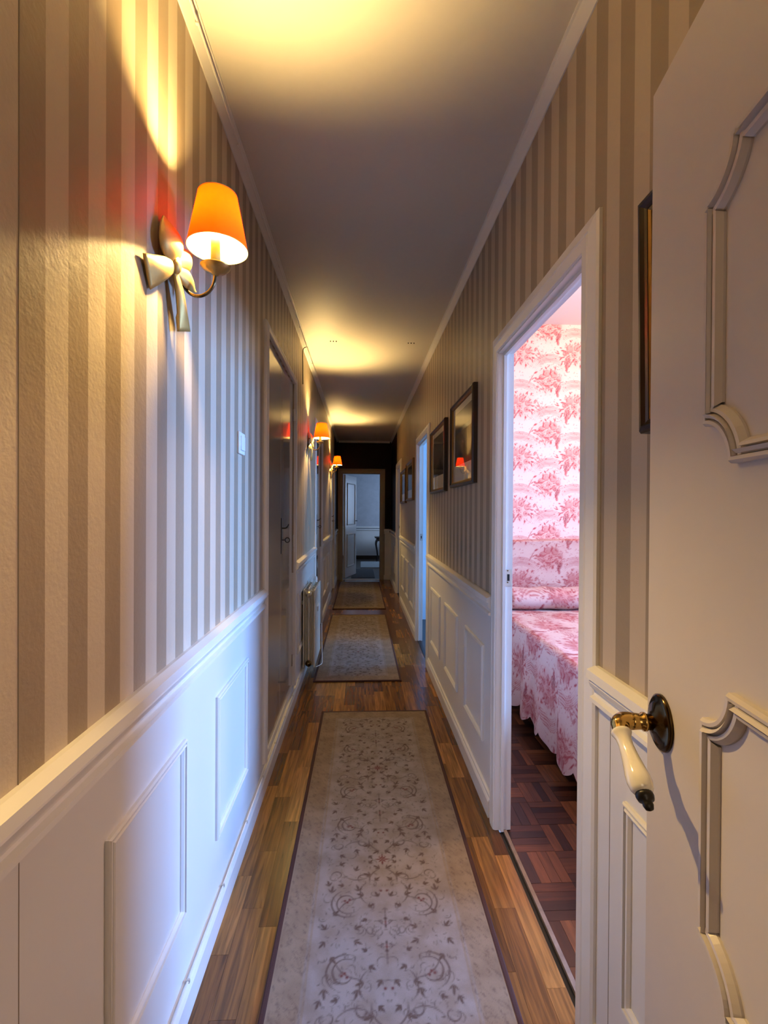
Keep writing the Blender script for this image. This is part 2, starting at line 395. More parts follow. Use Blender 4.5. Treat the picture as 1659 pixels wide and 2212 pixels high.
def make_rug_raster():
    R = Raster(0.30, 0.62, 0.0022); R.wrapx = False     # x = distance from the rug's centre line
    w = 0.0036
    for half, sg in ((0.0, 1), (0.31, -1)):             # two facing halves
        def Y(v): return (half + sg * v) if sg > 0 else (half + 0.31 - v)
        s = sg
        # centre palmette
        for k in range(5):
            R.leaf(0.0, Y(0.02 + .012 * k), PI / 2 * s, 0.02, .004 - .0004 * k, .9, 0)
            R.leaf(0.004, Y(0.03 + .006 * k), (.5 - .25 * k) * s + .2, 0.022 + .003 * k, .0026, .75, 0)
        R.dot(0, Y(.04), .010, 1, 2); R.dot(0, Y(.055), .007, 1, 0)
        R.leaf(0.0, Y(.075), PI / 2 * s, .03, .003, .8)
        # big side spiral
        R.arc(0.125, Y(0.12), 0.048, 0.008, -2.6 * s, 5.6 * s, w, .75)
        R.arc(0.125, Y(0.12), 0.058, 0.050, -2.2 * s, 1.4 * s, w * 1.2, .7)
        R.arc(0.075, Y(0.215), 0.030, 0.005, 3.6 * s, -2.6 * s, w, .75)
        R.arc(0.165, Y(0.235), 0.024, 0.004, -.4 * s, 6.2 * s, w, .7)
        # connecting tendrils
        R.arc(0.03, Y(0.16), 0.055, 0.05, -1.2 * s, 1.0 * s, w, .7)
        R.arc(0.0, Y(0.19), 0.050, 0.075, .1 * s, 1.5 * s, w, .7)
        R.arc(0.09, Y(0.05), 0.07, 0.09, .2 * s, 1.9 * s, w, .65)
        R.arc(0.10, Y(0.28), 0.075, 0.055, -2.8 * s, -.2 * s, w * .9, .6)
        for i, (x, y, a, L) in enumerate(((.07, .145, .4, .03), (.085, .165, 1.2, .032), (.17, .07, 2.3, .03), (.182, .16, 1.7, .034), (.19, .19, 1.2, .028), (.055, .10, 2.6, .026), (.045, .235, .3, .03),
                                         (.10, .255, 1.9, .03), (.02, .14, 1.1, .026), (.012, .265, .6, .03), (.14, .19, .2, .024), (.16, .285, 2.6, .026), (.05, .29, 2.2, .024), (.19, .02, .9, .03), (.10, .02, 2.7, .03), (.06, .055, -.5, .02), (.03, .21, 2.4, .024))):
            R.leaf(x, Y(y), a * s, L, .0056, .9); R.leaf(x, Y(y), (a + .7) * s, L * .7, .0040, .75); R.leaf(x, Y(y), (a - .7) * s, L * .7, .0040, .75)
        for k in range(22):
            x, y = rng.uniform(.01, .21), rng.uniform(0, .31); a = rng.uniform(0, 6.3)
            R.arc(x, Y(y), rng.uniform(.012, .024), rng.uniform(.003, .012), a, a + rng.uniform(2, 4.5) * rng.choice((-1, 1)), .0028, .6)
        for k in range(110):
            x, y = rng.uniform(0, .215), rng.uniform(0, .31)
            R.leaf(x, Y(y), rng.uniform(0, 6.3), rng.uniform(.006, .015), rng.uniform(.0018, .0032), rng.uniform(.35, .75))
        for x, y in ((.125, .12), (.118, .131), (.134, .126), (0.01, .165)): R.dot(x, Y(y), .006, .8, 0); R.dot(x, Y(y), .009, .8, 2)
    # reddish centre flower once per repeat
    for k in range(8): R.leaf(0, .31, k * PI / 4, .034 if k % 2 == 0 else .02, .004, 1.0)
    R.dot(0, .31, .03, 1, 2)
    return R
RUG_R = make_rug_raster()

def make_toile():
    R = Raster(0.44, 0.41, 0.0026); w = .0040
    def bunch(cx, cy, m):
        # sweeping wheat-ear arcs
        for k in range(7):
            R.arc(cx - m * .02, cy + .02, .11 + .011 * k, .135 + .010 * k, PI / 2 + m * 1.0 - m * .03 * k, PI / 2 - m * 1.15, w * (.8 + .1 * (k % 3)), .55 + .1 * (k % 4))
        for k in range(5): R.leaf(cx + m * (.115 + .006 * k), cy + .05 - .012 * k, -m * .9 + (PI if m < 0 else 0), .05, .004, .8)
        # fruit
        for x, y, r in ((-.045, .045, .030), (.012, .052, .026), (.055, .02, .022), (-.085, .01, .020)):
            R.dot(cx + m * x, cy + y, r, .30, 0, .8); R.arc(cx + m * x, cy + y, r, r, .3, 6.2, w, .75); R.arc(cx + m * x, cy + y, r * .8, r * .75, -2.4, -.4, w * 1.6, .5)
        # flowers
        for x, y, r in ((-.01, -.005, .024), (.045, -.03, .020), (-.06, -.035, .022), (.0, -.055, .018)):
            for k in range(6):
                a = k * PI / 3 + x * 30; R.arc(cx + m * x + r * .6 * math.cos(a), cy + y + r * .6 * math.sin(a), r * .45, r * .45, 0, 6.3, w * .8, .75)
            R.dot(cx + m * x, cy + y, r * .3, .9)
        # leaves
        for k in range(70):
            a = rng.uniform(-.4, PI + .4) + (PI if k % 2 else 0); d = rng.uniform(.045, .145)
            R.leaf(cx + m * (d * math.cos(a)), cy + .7 * d * math.sin(a), a + rng.uniform(-.7, .7), rng.uniform(.02, .042), rng.uniform(.004, .008), rng.uniform(.45, .95))
        # grapes
        for k in range(22):
            t = k / 22; x = .075 + rng.uniform(-1, 1) * .024 * (1 - t); y = -.045 - .085 * t
            R.dot(cx - m * x, cy + y, .0085, .45, 0, .8); R.arc(cx - m * x, cy + y, .008, .008, 0, 6.3, w * .7, .95)
        R.dot(cx, cy, .14, .9, 1, .3)
        R.dot(cx - m * .07, cy - .07, .05, .9, 2, .2)
    bunch(.11, .13, 1); bunch(.33, .335, -1)
    for k in range(150):
        R.leaf(rng.uniform(0, .44), rng.uniform(0, .41), rng.uniform(0, 6.3), rng.uniform(.005, .014), rng.uniform(.0024, .0045), rng.uniform(.4, .9))
    for cx, cy in ((.28, .10), (.0, .42), (.27, .30), (.5, .16)):
        for k in range(12):
            a = rng.uniform(0, 6.3); R.leaf(cx + .03 * math.cos(a), cy + .04 * math.sin(a), a, .022, .004, .6)
        R.dot(cx, cy, .05, .4, 1, .2)
    return R
TOILE = make_toile()
def tsamp(X, Y, k=1.0):
    p = TOILE.sample(X * k, Y * k).copy()
    p[..., 0] = np.clip(p[..., 0] * 1.35, 0, 1); p[..., 1] = np.clip(p[..., 1] * 1.2, 0, 1)
    return p

# ------------------------------------------------------------------ room dimensions (metres)
XL, XR = -0.46, 0.577          # corridor wall faces
H = 2.63; RAIL = 0.965
YS, YE = -0.10, 8.80           # corridor start and end
WL, WR = -0.60, 0.622          # outer faces
WHITE = M['paint']

def wall_along(name, xa, xb, openings, mat_up, y0=YS, y1=YE, label='', ztop=H, face=None):
    """wall split by openings [(ya, yb, ztop)]; returns (upper object, solid spans)"""
    bm = nb(); spans = []; cur = y0
    for a, b, zt in sorted(openings):
        if a > cur: spans.append((cur, a))
        box(bm, xa, xb, a, b, zt, ztop); cur = b
    if cur < y1: spans.append((cur, y1))
    for a, b in spans: box(bm, xa, xb, a, b, 0.90, ztop)
    o = obj(name, bm, mat_up); tag(o, label, 'wall', kind='structure')
    for a, b in spans:
        obj('wainscot_board', bx(xa, xb, a, b, 0.0, 0.90), WHITE, o)
    return o, spans

# openings
D1 = (1.165, 1.905, 1.995)     # bedroom
D2 = (3.94, 4.69, 1.995)
D3 = (6.68, 7.38, 1.995)
CL = (2.26, 3.20, 2.19)        # closet on the left
L2 = (4.66, 5.42, 2.20)
L3 = (7.06, 7.84, 2.02)

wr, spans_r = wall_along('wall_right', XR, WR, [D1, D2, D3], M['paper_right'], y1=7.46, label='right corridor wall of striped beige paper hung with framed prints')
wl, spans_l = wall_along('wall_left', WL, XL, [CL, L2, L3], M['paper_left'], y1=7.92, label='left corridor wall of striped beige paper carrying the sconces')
# dark stretch before the end door
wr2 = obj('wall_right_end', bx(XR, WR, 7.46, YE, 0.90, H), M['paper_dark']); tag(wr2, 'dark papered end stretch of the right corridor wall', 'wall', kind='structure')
obj('wainscot_board', bx(XR, WR, 7.46, YE, 0.0, 0.90), WHITE, wr2)
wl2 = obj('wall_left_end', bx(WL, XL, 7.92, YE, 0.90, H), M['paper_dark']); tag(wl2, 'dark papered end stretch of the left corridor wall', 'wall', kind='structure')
obj('wainscot_board', bx(WL, XL, 7.92, YE, 0.0, 0.90), WHITE, wl2)
# end wall
EX0, EX1, EZ = -0.352, 0.372, 2.02
bm = nb(); box(bm, WL, EX0, YE, YE + .1, 0.9, H); box(bm, EX1, WR, YE, YE + .1, 0.9, H); box(bm, EX0, EX1, YE, YE + .1, EZ, H)
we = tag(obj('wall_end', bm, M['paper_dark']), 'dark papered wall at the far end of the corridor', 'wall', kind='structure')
for a, b in ((WL, EX0), (EX1, WR)): obj('wainscot_board', bx(a, b, YE, YE + .1, 0, 0.9), WHITE, we)

# ceiling, cornices
ce = tag(obj('ceiling', bx(WL, WR, YS, YE + .1, H, H + .08), M['ceiling']), 'cream corridor ceiling with round pools of lamplight', 'ceiling', kind='structure')
CORN = [(0, -0.035), (0.004, -0.035), (0.028, -0.008), (0.034, -0.006), (0.034, 0.0), (0, 0)]
for nm, x0, s, lb in (('trim_1', XL, 1, 'thin white cornice along the left wall top'), ('trim_2', XR, -1, 'thin white cornice along the right wall top')):
    tag(obj(nm, run_y(nb(), x0, s, [(u, H + v) for u, v in CORN], YS, YE), M['trim']), lb, 'cornice', kind='structure')
bm = nb(); box(bm, XL + .034, XR - .034, YE - .03, YE, H - .035, H)
tag(obj('trim_3', bm, M['trim']), 'short cornice across the dark end wall', 'cornice', kind='structure')

# chair rail + panel mouldings + baseboards
RAILP = [(0, RAIL), (.010, RAIL), (.030, .957), (.032, .938), (.022, .934), (.026, .928), (.022, .916), (.013, .908), (.010, .900), (.012, .895), (.022, .891), (.023, .882), (.012, .878), (.013, .874), (0, .872)]
BASEP = [(0, 0), (.018, 0), (.018, .068), (.014, .076), (.010, .080), (.010, .090), (.004, .094), (0, .094)]
MOLD = [(0, 0), (0, .007), (.0030, .0110), (.0065, .0105), (.0080, .0035), (.0095, .0100), (.0125, .0125), (.0140, .0040), (.0155, .0095), (.0195, .0085), (.024, .003), (.024, 0)]
def panel_rect(wall, x, sgn, y0, y1, z0=.265, z1=.715):
    pts = [(x, y0, z0), (x, y1, z0), (x, y1, z1), (x, y0, z1)]
    if sgn < 0: pts = pts[::-1]
    N = (sgn, 0, 0)
    o = obj('panel_molding', sweep(nb(), pts, N, MOLD), M['trim'], wall)
    return o
bl = tag(empty('baseboard_left'), 'white baseboard along the left corridor wall', 'baseboard', kind='structure')
br = tag(empty('baseboard_right'), 'white baseboard along the right corridor wall', 'baseboard', kind='structure')
CAS = 0.075
def rails(wall, base, x, sgn, spans, openings):
    for a, b in spans:
        a2 = a + (CAS if any(abs(a - o[1]) < .01 for o in openings) else 0)
        b2 = b - (CAS if any(abs(b - o[0]) < .01 for o in openings) else 0)
        obj('chair_rail', run_y(nb(), x, sgn, RAILP, a2, b2), M['trim'], wall)
        if sgn < 0: obj('baseboard_section', run_y(nb(), x, sgn, BASEP, a2, b2), M['trim'], base)
rails(wr, br, XR, -1, spans_r, [D1, D2, D3])
rails(wr2, br, XR, -1, [(7.46, YE)], [])
rails(wl, bl, XL, 1, spans_l, [CL, L2, L3])
rails(wl2, bl, XL, 1, [(7.92, YE)], [])
obj('baseboard_section', run_y(nb(), XL, 1, BASEP, YS, L2[0] - CAS), M['trim'], bl)
obj('baseboard_section', run_y(nb(), XL, 1, BASEP, L2[1] + CAS, L3[0] - CAS), M['trim'], bl)
obj('baseboard_section', run_y(nb(), XL, 1, BASEP, L3[1] + CAS, YE), M['trim'], bl)
for a, b in ((.2, .56), (.86, 1.235), (1.50, 1.90)): panel_rect(wl, XL, 1, a, b, .275, .735)
for a, b in ((3.40, 3.85), (4.02, 4.42), (5.62, 6.05), (6.2, 6.62)): panel_rect(wl, XL, 1, a, b, .275, .72)
panel_rect(wl2, XL, 1, 8.1, 8.6)
for a, b in ((.58, .97), (2.12, 2.50), (2.70, 3.11), (3.30, 3.73), (4.95, 5.35), (5.48, 5.88), (6.02, 6.45)): panel_rect(wr, XR, -1, a, b, .262, .712)
panel_rect(wr2, XR, -1, 7.75, 8.5)
# panel joints: thin dark seams in the boards
for wall, x, s, ys in ((wl, XL, 1, (.648,)), (wr, XR, -1, (1.035,))):
    for y in ys: obj('board_joint', bx(min(x, x + s * .0008), max(x, x + s * .0005), y - .0005, y + .0005, .095, .872), M['joint'], wall)
obj('paper_joint', bx(XL, XL + .0007, .6455, .6472, RAIL, H - .035), M['joint'], wl)

# end-wall trim pieces
for a, b in ((XL + .032, EX0 - .07), (EX1 + .07, XR - .032)):
    bm = nb(); v0 = [bm.verts.new((a, YE - u, z)) for u, z in RAILP]; v1 = [bm.verts.new((b, YE - u, z)) for u, z in RAILP]
    for k in range(len(RAILP)): bm.faces.new((v0[k], v0[(k + 1) % len(RAILP)], v1[(k + 1) % len(RAILP)], v1[k]))
    bm.faces.new(v0[::-1]); bm.faces.new(v1); obj('chair_rail', bm, M['trim'], we)
    obj('baseboard_section', bx(a, b, YE - .018, YE, 0, .09), M['trim'], we)

# ------------------------------------------------------------------ doors
CASP = [(0, 0), (0, .013), (.004, .017), (.030, .019), (.034, .016), (.038, .019), (.066, .013), (.072, .008), (.072, 0)]
def casing(parent, x, sgn, y0, y1, z1, zb=0.0, wdt=CAS):
    """three mitred pieces of architrave, as one continuous U"""
    pts = [(x, y0, zb), (x, y0, z1), (x, y1, z1), (x, y1, zb)]
    k = wdt / .072
    prof = [(u * k, v) for u, v in CASP]
    N = Vector((sgn, 0, 0))
    if sgn > 0: prof = [(-u, v) for u, v in prof]
    # prof offsets must grow away from the opening
    bm = nb(); sweep(bm, pts, N, [(-u if sgn > 0 else u, v) for u, v in prof] if False else prof, closed=False)
    return obj('casing', bm, M['trim'], parent)
def open_door(n, D, label, room):
    d = empty('door_%d' % n); tag(d, label, 'doorway', kind='structure')
    y0, y1, z1 = D
    pts = [(XR, y1, 0), (XR, y1, z1), (XR, y0, z1), (XR, y0, 0)]
    # outward = away from opening
    bm = nb(); N = Vector((-1, 0, 0))
    t = Vector((0, 0, 1)); side = N.cross(t)          # direction of +u on first (rising) leg
    sg = 1 if side.y > 0 else -1
    sweep(bm, pts, N, [(sg * u * CAS / .072, v) for u, v in CASP], closed=False)
    obj('casing', bm, M['trim'], d)
    # lining boards and door stop
    obj('lining', bx(XR - .010, WR + .012, y1 - .002, y1 + .02, 0, z1), M['trim'], d)
    obj('lining', bx(XR - .010, WR + .012, y0 - .02, y0 + .002, 0, z1), M['trim'], d)
    obj('lining', bx(XR - .010, WR + .012, y0, y1, z1 - .004, z1 + .02), M['trim'], d)
    st = nb(); box(st, XR + .012, XR + .024, y1 - .014, y1 - .002, 0, z1 - .004); box(st, XR + .012, XR + .024, y0 + .002, y0 + .014, 0, z1 - .004); box(st, XR + .012, XR + .024, y0 + .014, y1 - .014, z1 - .016, z1 - .004)
    obj('door_stop', st, M['trim'], d)
    # strike plate on the far jamb
    sp = obj('strike_plate', bx(XR + .025, WR + .010, y1 - .0045, y1 - .002, 1.022, 1.092, bev=.0008), M['steel'], d)
    obj('latch_hole', bx(XR + .034, WR - .001, y1 - .0055, y1 - .0045, 1.044, 1.072), M['black'], sp)
    for zz in (1.038, 1.087): obj('screw', lathe(nb(), [(.003, 0), (.003, .0012), (.001, .0018)], (XR + .036, y1 - .0045, zz), (0, -1, 0), 10), M['bronze'], sp)
    return d
open_door(1, D1, 'white frame of the open doorway showing the pink bedroom', 'bedroom')
open_door(2, D2, 'white frame of the middle right doorway glowing blue', 'study')
open_door(3, D3, 'white frame of the last right doorway near the dark end', 'guest')
# outer gap strip beside near casing is the casing's own edge

def left_casing(d, D, zb=0.0):
    y0, y1, z1 = D
    pts = [(XL, y0, zb), (XL, y0, z1), (XL, y1, z1), (XL, y1, zb)]
    N = Vector((1, 0, 0)); sg = 1 if N.cross(Vector((0, 0, 1))).y < 0 else -1
    bm = nb(); sweep(bm, pts, N, [(sg * u * .045 / .072, v) for u, v in CASP], closed=False)
    obj('casing', bm, M['trim'], d)
def lever_set(parent, x, y, z, s=1):
    pl = obj('escutcheon', bx(x, x + .004, y - .018, y + .018, z - .10, z + .11, bev=.001), M['iron'], parent)
    bm = nb(); tube(bm, smooth_path([(x, y, z + .05), (x + .022, y, z + .05), (x + .032, y + .004, z + .056), (x + .036, y + .03, z + .07)]), .0045, 8)
    obj('lever', bm, M['iron'], pl)
    bm = nb(); tube(bm, [(x, y, z - .02), (x + .022, y, z - .02)], .003, 8)
    tube(bm, [(x + .035 + .013 * math.cos(a), y, z - .02 + .014 * math.sin(a)) for a in np.linspace(0, 2 * PI, 17)], .003, 8)
    obj('key', bm, M['iron'], pl)
# closet, double leaf, above a plinth
d = tag(empty('door_4'), 'tall glossy closet door pair left of the radiator', 'closet door', kind='structure')
left_casing(d, (CL[0], CL[1], CL[2]), .125)
obj('plinth', bx(WL, XL - .001, CL[0], CL[1], 0, .128), M['trim'], d)
ymid = 2.72
la = obj('leaf', bx(XL - .035, XL - .006, CL[0] + .003, ymid - .0015, .132, CL[2] - .003, bev=.0012), M['gloss_door'], d)
lb = obj('leaf', bx(XL - .035, XL - .006, ymid + .0015, CL[1] - .003, .132, CL[2] - .003, bev=.0012), M['gloss_door'], d)
lever_set(lb, XL - .006, ymid + .03, 1.175)
for leaf, y in ((la, CL[0] + .004), (lb, CL[1] - .004)):
    for z in (.30, 1.12, 1.98):
        obj('hinge', lathe(nb(), [(.006, -.04), (.006, .04)], (XL + .002, y, z), (0, 0, 1), 10), M['trim'], leaf)
obj('closet_back', bx(WL - .03, WL, CL[0], CL[1], 0, H), M['black'], d)
def left_door(n, D, label, mat, lev=True):
    d = tag(empty('door_%d' % n), label, 'door', kind='structure')
    left_casing(d, D)
    lf = obj('leaf', bx(XL - .045, XL - .010, D[0] + .003, D[1] - .003, .006, D[2] - .003, bev=.0015), mat, d)
    for a, b in ((.25, .85), (1.0, 1.9)):
        pts = [(XL - .010, D[0] + .12, a), (XL - .010, D[1] - .12, a), (XL - .010, D[1] - .12, b), (XL - .010, D[0] + .12, b)]
        if n != 5: obj('panel_molding', sweep(nb(), pts, (1, 0, 0), [(u, v * .7) for u, v in MOLD]), mat, lf)
    if lev: lever_set(lf, XL - .010, D[0] + .30, 1.17)
    obj('lining', bx(WL, WL + .01, D[0], D[1], 0, D[2]), M['black'], d)
left_door(5, L2, 'closed glossy door between the second and third sconces', M['gloss_door'])
left_door(6, L3, 'closed white door beyond the third sconce on the left', M['trim'])
# end doorway with folded-back leaf
d = tag(empty('door_7'), 'end doorway opening on the cool blue far room', 'doorway', kind='structure')
pts = [(EX0, YE, 0), (EX0, YE, EZ), (EX1, YE, EZ), (EX1, YE, 0)]
N = Vector((0, -1, 0)); sg = 1 if N.cross(Vector((0, 0, 1))).x < 0 else -1
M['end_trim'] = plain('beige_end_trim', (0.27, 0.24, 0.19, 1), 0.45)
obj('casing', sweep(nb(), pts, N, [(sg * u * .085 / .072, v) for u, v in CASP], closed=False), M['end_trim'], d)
lin = nb(); box(lin, EX0 - .0, EX0 + .012, YE - .005, YE + .11, 0, EZ); box(lin, EX1 - .012, EX1, YE - .005, YE + .11, 0, EZ); box(lin, EX0 + .012, EX1 - .012, YE - .005, YE + .11, EZ - .012, EZ)
obj('lining', lin, M['end_trim'], d)
leafE = empty('leaf', (EX0 + .02, YE + .13, 0), math.radians(-17)); leafE.parent = d
obj('leaf_board', bx(0, .036, 0, .70, .008, EZ - .02, bev=.002), M['trim'], leafE)
for a, b in ((.2, .85), (1.02, 1.85)):
    obj('panel_molding', sweep(nb(), [(.036, .10, a), (.036, .60, a), (.036, .60, b), (.036, .10, b)], (1, 0, 0), MOLD), M['trim'], leafE)
obj('lever', tube(nb(), [(.036, .64, 1.1), (.08, .64, 1.1), (.085, .56, 1.1)], .008, 8), M['iron'], leafE)
tag(obj('trim_4', bx(EX0 + .012, EX1 - .012, YE + .005, YE + .05, 0, .006, bev=.0015), M['steel']), 'metal threshold strip under the end doorway', 'threshold', kind='structure')

# near open leaf at the right
HX, HY = 0.3444 + .158 * -.03, -.03
d8 = tag(empty('door_8', (HX, HY, 0), -math.atan(.158)), 'open panelled door leaf with porcelain lever at the right edge', 'door', kind='structure')
LW = 0.753
obj('leaf', bx(0, .034, 0, LW, .008, 1.995, bev=.0025), M['door_paint'], d8)
def ornate(z0, z1, s0=.15, s1=.588, r=.05):
    pts = []
    def q(cx, cz, a0, a1):
        for k in range(15):
            a = a0 + (a1 - a0) * k / 14; pts.append((0, cx + r * math.cos(a), cz + r * math.sin(a)))
    q(s1, z0, PI, PI / 2); q(s1, z1, -PI / 2, -PI); q(s0, z1, 0, -PI / 2); q(s0, z0, PI / 2, 0)
    return pts
MOLD2 = [(0, 0), (0, .007), (.0030, .0120), (.0070, .0115), (.0085, .0050), (.0100, .0110), (.0140, .0145), (.0160, .0050), (.0175, .0105), (.0215, .0095), (.026, .003), (.026, 0)]
for z0, z1 in ((1.394, 1.767), (.765, 1.135), (.14, .50)):
    P = ornate(z0, z1)
    # keep the moulding band inside the outline; normal is local -X
    a = sum(P[i][1] * P[(i + 1) % len(P)][2] - P[(i + 1) % len(P)][1] * P[i][2] for i in range(len(P)))
    pr = [((-u if a > 0 else u), v) for u, v in MOLD2]
    if a < 0: pass
    obj('panel_molding', sweep(nb(), P, (-1, 0, 0), pr), M['door_paint'], d8)
SH = .695 * 1.0124
han = empty('handle', (0, SH, 1.025)); han.parent = d8
obj('rose', lathe(nb(), [(.034, 0), (.034, .004), (.030, .007), (.026, .006), (.023, .011), (.014, .013), (.012, .016)], (0, 0, 0), (-1, 0, 0), 32, sx=1.22), M['old_brass'], han, True)
bm = nb(); lathe(bm, [(.0115, .010), (.0115, .022), (.0135, .024), (.0135, .028), (.011, .030), (.012, .040), (.0125, .046)], (0, 0, 0), (-1, 0, 0), 20)
tube(bm, smooth_path([(-.044, 0, 0), (-.056, -.001, .0), (-.063, -.007, -.004), (-.064, -.017, -.011)], 5), [.0125] * 5 + [.0128] * 6 + [.0115] * 5, 16)
obj('neck', bm, M['bright_brass'], han, True)
dirn = Vector((0.0, -.86, -.51)).normalized()
org = Vector((-.064, -.014, -.010))
obj('lever', lathe(nb(), [(.0135, 0), (.0145, .003), (.0128, .006), (.0105, .012), (.0100, .022), (.0112, .036), (.0135, .052), (.0158, .066), (.0162, .074), (.0145, .083), (.0105, .089)], org, dirn, 28), M['porcelain'], han, True)
obj('finial', lathe(nb(), [(.0108, .088), (.0115, .092), (.0100, .097), (.0060, .099), (.0068, .103), (.0050, .108), (.0010, .110)], org, dirn, 20), M['iron'], han, True)

# ------------------------------------------------------------------ floors
fl = tag(obj('floor', bx(WL, XR + .008, YS, YE + .1, -.06, -.004), M['sub_floor']), 'oak strip floor of the corridor', 'floor', kind='structure')
unit = nb(); box(unit, -.5, .5, -.5, .5, -1, 0)
ume = bpy.data.meshes.new('oak_block_mesh'); unit.to_mesh(ume); unit.free(); ume.materials.append(M['oak'])
RUGS = [(-.265, .425, .30, 3.05), (-.36, .325, 3.585, 5.84), (-.37, .345, 6.19, 8.47)]
cw = .0705; ncol = int(math.ceil((XR + .004 - XL) / cw)); count = 0
blocks = []
for c in range(ncol):
    x0 = XL + c * cw; x1 = min(x0 + cw, XR + .006)
    y = YS - random.uniform(0, .3)
    while y < YE:
        L = random.choice((.26, .34, .42, .50)) if c % 3 else random.choice((.30, .45, .55))
        y1 = y + L
        a, b = max(y, YS), min(y1, YE)
        hid = any(x0 > r[0] + .004 and x1 < r[1] - .004 and a > r[2] and b < r[3] for r in RUGS)
        hid = hid or b < .15
        if b - a > .02 and not hid: blocks.append((x0, x1, a, b))
        y = y1
# long joints where planks end
blocks.sort(key=lambda t: t[2])
for i, (x0, x1, a, b) in enumerate(blocks[:300]):
    o = bpy.data.objects.new('oak_block', ume); COL.objects.link(o); o.parent = fl
    g = .0006
    o.location = ((x0 + x1) / 2, (a + b) / 2, 0.0); o.scale = (x1 - x0 - g, b - a - g, .0036)
rest = blocks[300:]
if rest:
    bm = nb()
    for x0, x1, a, b in rest: box(bm, x0 + .0003, x1 - .0003, a + .0003, b - .0003, -.0036, 0)
    o = obj('oak_block', bm, M['oak'], fl); o['kind'] = 'stuff'
# bedroom sill: dark gap, then a worn pale strip
BX0, BX1, BY0, BY1, BH = WR, 4.1, -.7, 3.60, 2.81
tag(obj('trim_5', bx(.602, .617, D1[0] - .0, D1[1] - .002, -.02, .002, bev=.001), M['worn_strip']), 'worn pale threshold strip at the bedroom doorway', 'threshold', kind='structure')
tag(obj('trim_6', bx(.5855, .602, D1[0], D1[1] - .002, -.03, -.010), M['black']), 'dark gap in the floor before the bedroom threshold', 'threshold', kind='structure')
fb = tag(obj('floor_bedroom', bx(.617, BX1 + .2, BY0, BY1, -.06, -.0065), M['sub_floor']), 'dark red mosaic parquet of the bedroom', 'floor', kind='structure')
fm = {}
for k, mt in (('a', M['mosaic_a']), ('b', M['mosaic_b'])):
    bm = nb(); box(bm, -.5, .5, -.5, .5, -1, 0); me = bpy.data.meshes.new('finger'); bm.to_mesh(me); bm.free(); me.materials.append(mt); fm[k] = me
SQ, NF = .152, 4; n = 0; left = []
for i in range(8):
    for j in range(14):
        x0, y0 = .619 + i * SQ, 1.02 + j * SQ
        for k in range(NF):
            if (i + j) % 2: bxx = (x0, x0 + SQ, y0 + k * SQ / NF, y0 + (k + 1) * SQ / NF); mt = 'b'
            else: bxx = (x0 + k * SQ / NF, x0 + (k + 1) * SQ / NF, y0, y0 + SQ); mt = 'a'
            # only what the doorway shows counts as a piece
            t = (bxx[0] + bxx[1]) / 2 / ((bxx[2] + bxx[3]) / 2)
            if .315 < t < .56 and n < 300:
                o = bpy.data.objects.new('parquet_finger', fm[mt]); COL.objects.link(o); o.parent = fb
                o.location = ((bxx[0] + bxx[1]) / 2, (bxx[2] + bxx[3]) / 2, -.003 + random.uniform(-.0004, .0004)); o.scale = (bxx[1] - bxx[0] - .001, bxx[3] - bxx[2] - .001, .0034); n += 1
            else: left.append(bxx)
bm = nb()
for b in left: box(bm, b[0] + .0005, b[1] - .0005, b[2] + .0005, b[3] - .0005, -.0064, -.003)
o = obj('parquet_finger', bm, M['mosaic_a'], fb); o['kind'] = 'stuff'

# ------------------------------------------------------------------ rugs
def rug(x0, x1, y0, y1, res, label, y_shift=0.0, skew=0.0):
    r = tag(empty('rug', ((x0 + x1) / 2, y0, 0)), label, 'rug', 'cream runner rugs along the corridor')
    Wd, Ln = x1 - x0, y1 - y0
    nx, ny = int(Wd / res) + 1, int(Ln / res) + 1
    xs = np.linspace(-Wd / 2 + .012, Wd / 2 - .012, nx); ys = np.linspace(.012, Ln - .012, ny)
    X, Y = np.meshgrid(xs, ys)
    e = np.minimum(np.minimum(X + Wd / 2, Wd / 2 - X), np.minimum(Y, Ln - Y))
    ax = np.abs(X)
    pat = RUG_R.sample(np.clip(ax, .001, .298), (Y + y_shift))
    field = np.clip((e - .112) / .004, 0, 1)
    pat = pat * field[..., None]
    border = 1 - field
    # small sprigs in the border and guard lines
    sp = RUG_R.sample(np.clip(.01 + (e * 1.6) % .2, 0, .29), Y * 1.7 + X * 1.7)[..., 0] * .45 * border * (e > .02)
    line = np.exp(-((e - .105) / .0022) ** 2) * .35 + np.exp(-((e - .022) / .0022) ** 2) * .35
    pat[..., 0] = np.clip(pat[..., 0] * 1.35 + sp * 1.3, 0, 1)
    pat[..., 1] = np.clip(border, 0, 1) * (1 - np.exp(-((e - .105) / .004) ** 2))
    pat[..., 2] = pat[..., 2] * 1.0
    pat[..., 0] = np.clip(pat[..., 0] + line * .25, 0, 1)
    Z = .009 + .0004 * np.sin(X * 9 + Y * 3) + 0 * X
    P = np.stack([X, Y, Z], -1)
    grid_mesh('pile', P, pat, M['rug'], r, True)
    bm = nb()
    PR = [(0, 0), (0, .008), (.004, .0105), (.012, .0105), (.016, .0095), (.016, 0)]
    pts = [(-Wd / 2, 0, 0), (Wd / 2, 0, 0), (Wd / 2, Ln, 0), (-Wd / 2, Ln, 0)]
    sweep(bm, pts, (0, 0, 1), PR); obj('binding', bm, M['maroon'], r)
    obj('backing', bx(-Wd / 2 + .01, Wd / 2 - .01, .01, Ln - .01, 0.0, .0075), M['maroon'], r)
    return r
r1 = rug(-.265, .425, .30, 3.05, .0036, 'longest cream runner rug, nearest and largest in the corridor', .10)
r1.rotation_euler.z = -.006
rug(-.36, .325, 3.585, 5.84, .006, 'middle cream runner rug lying beside the radiator', .2)
rug(-.37, .345, 6.19, 8.47, .008, 'last cream runner rug, shaded, before the end doorway', .3)

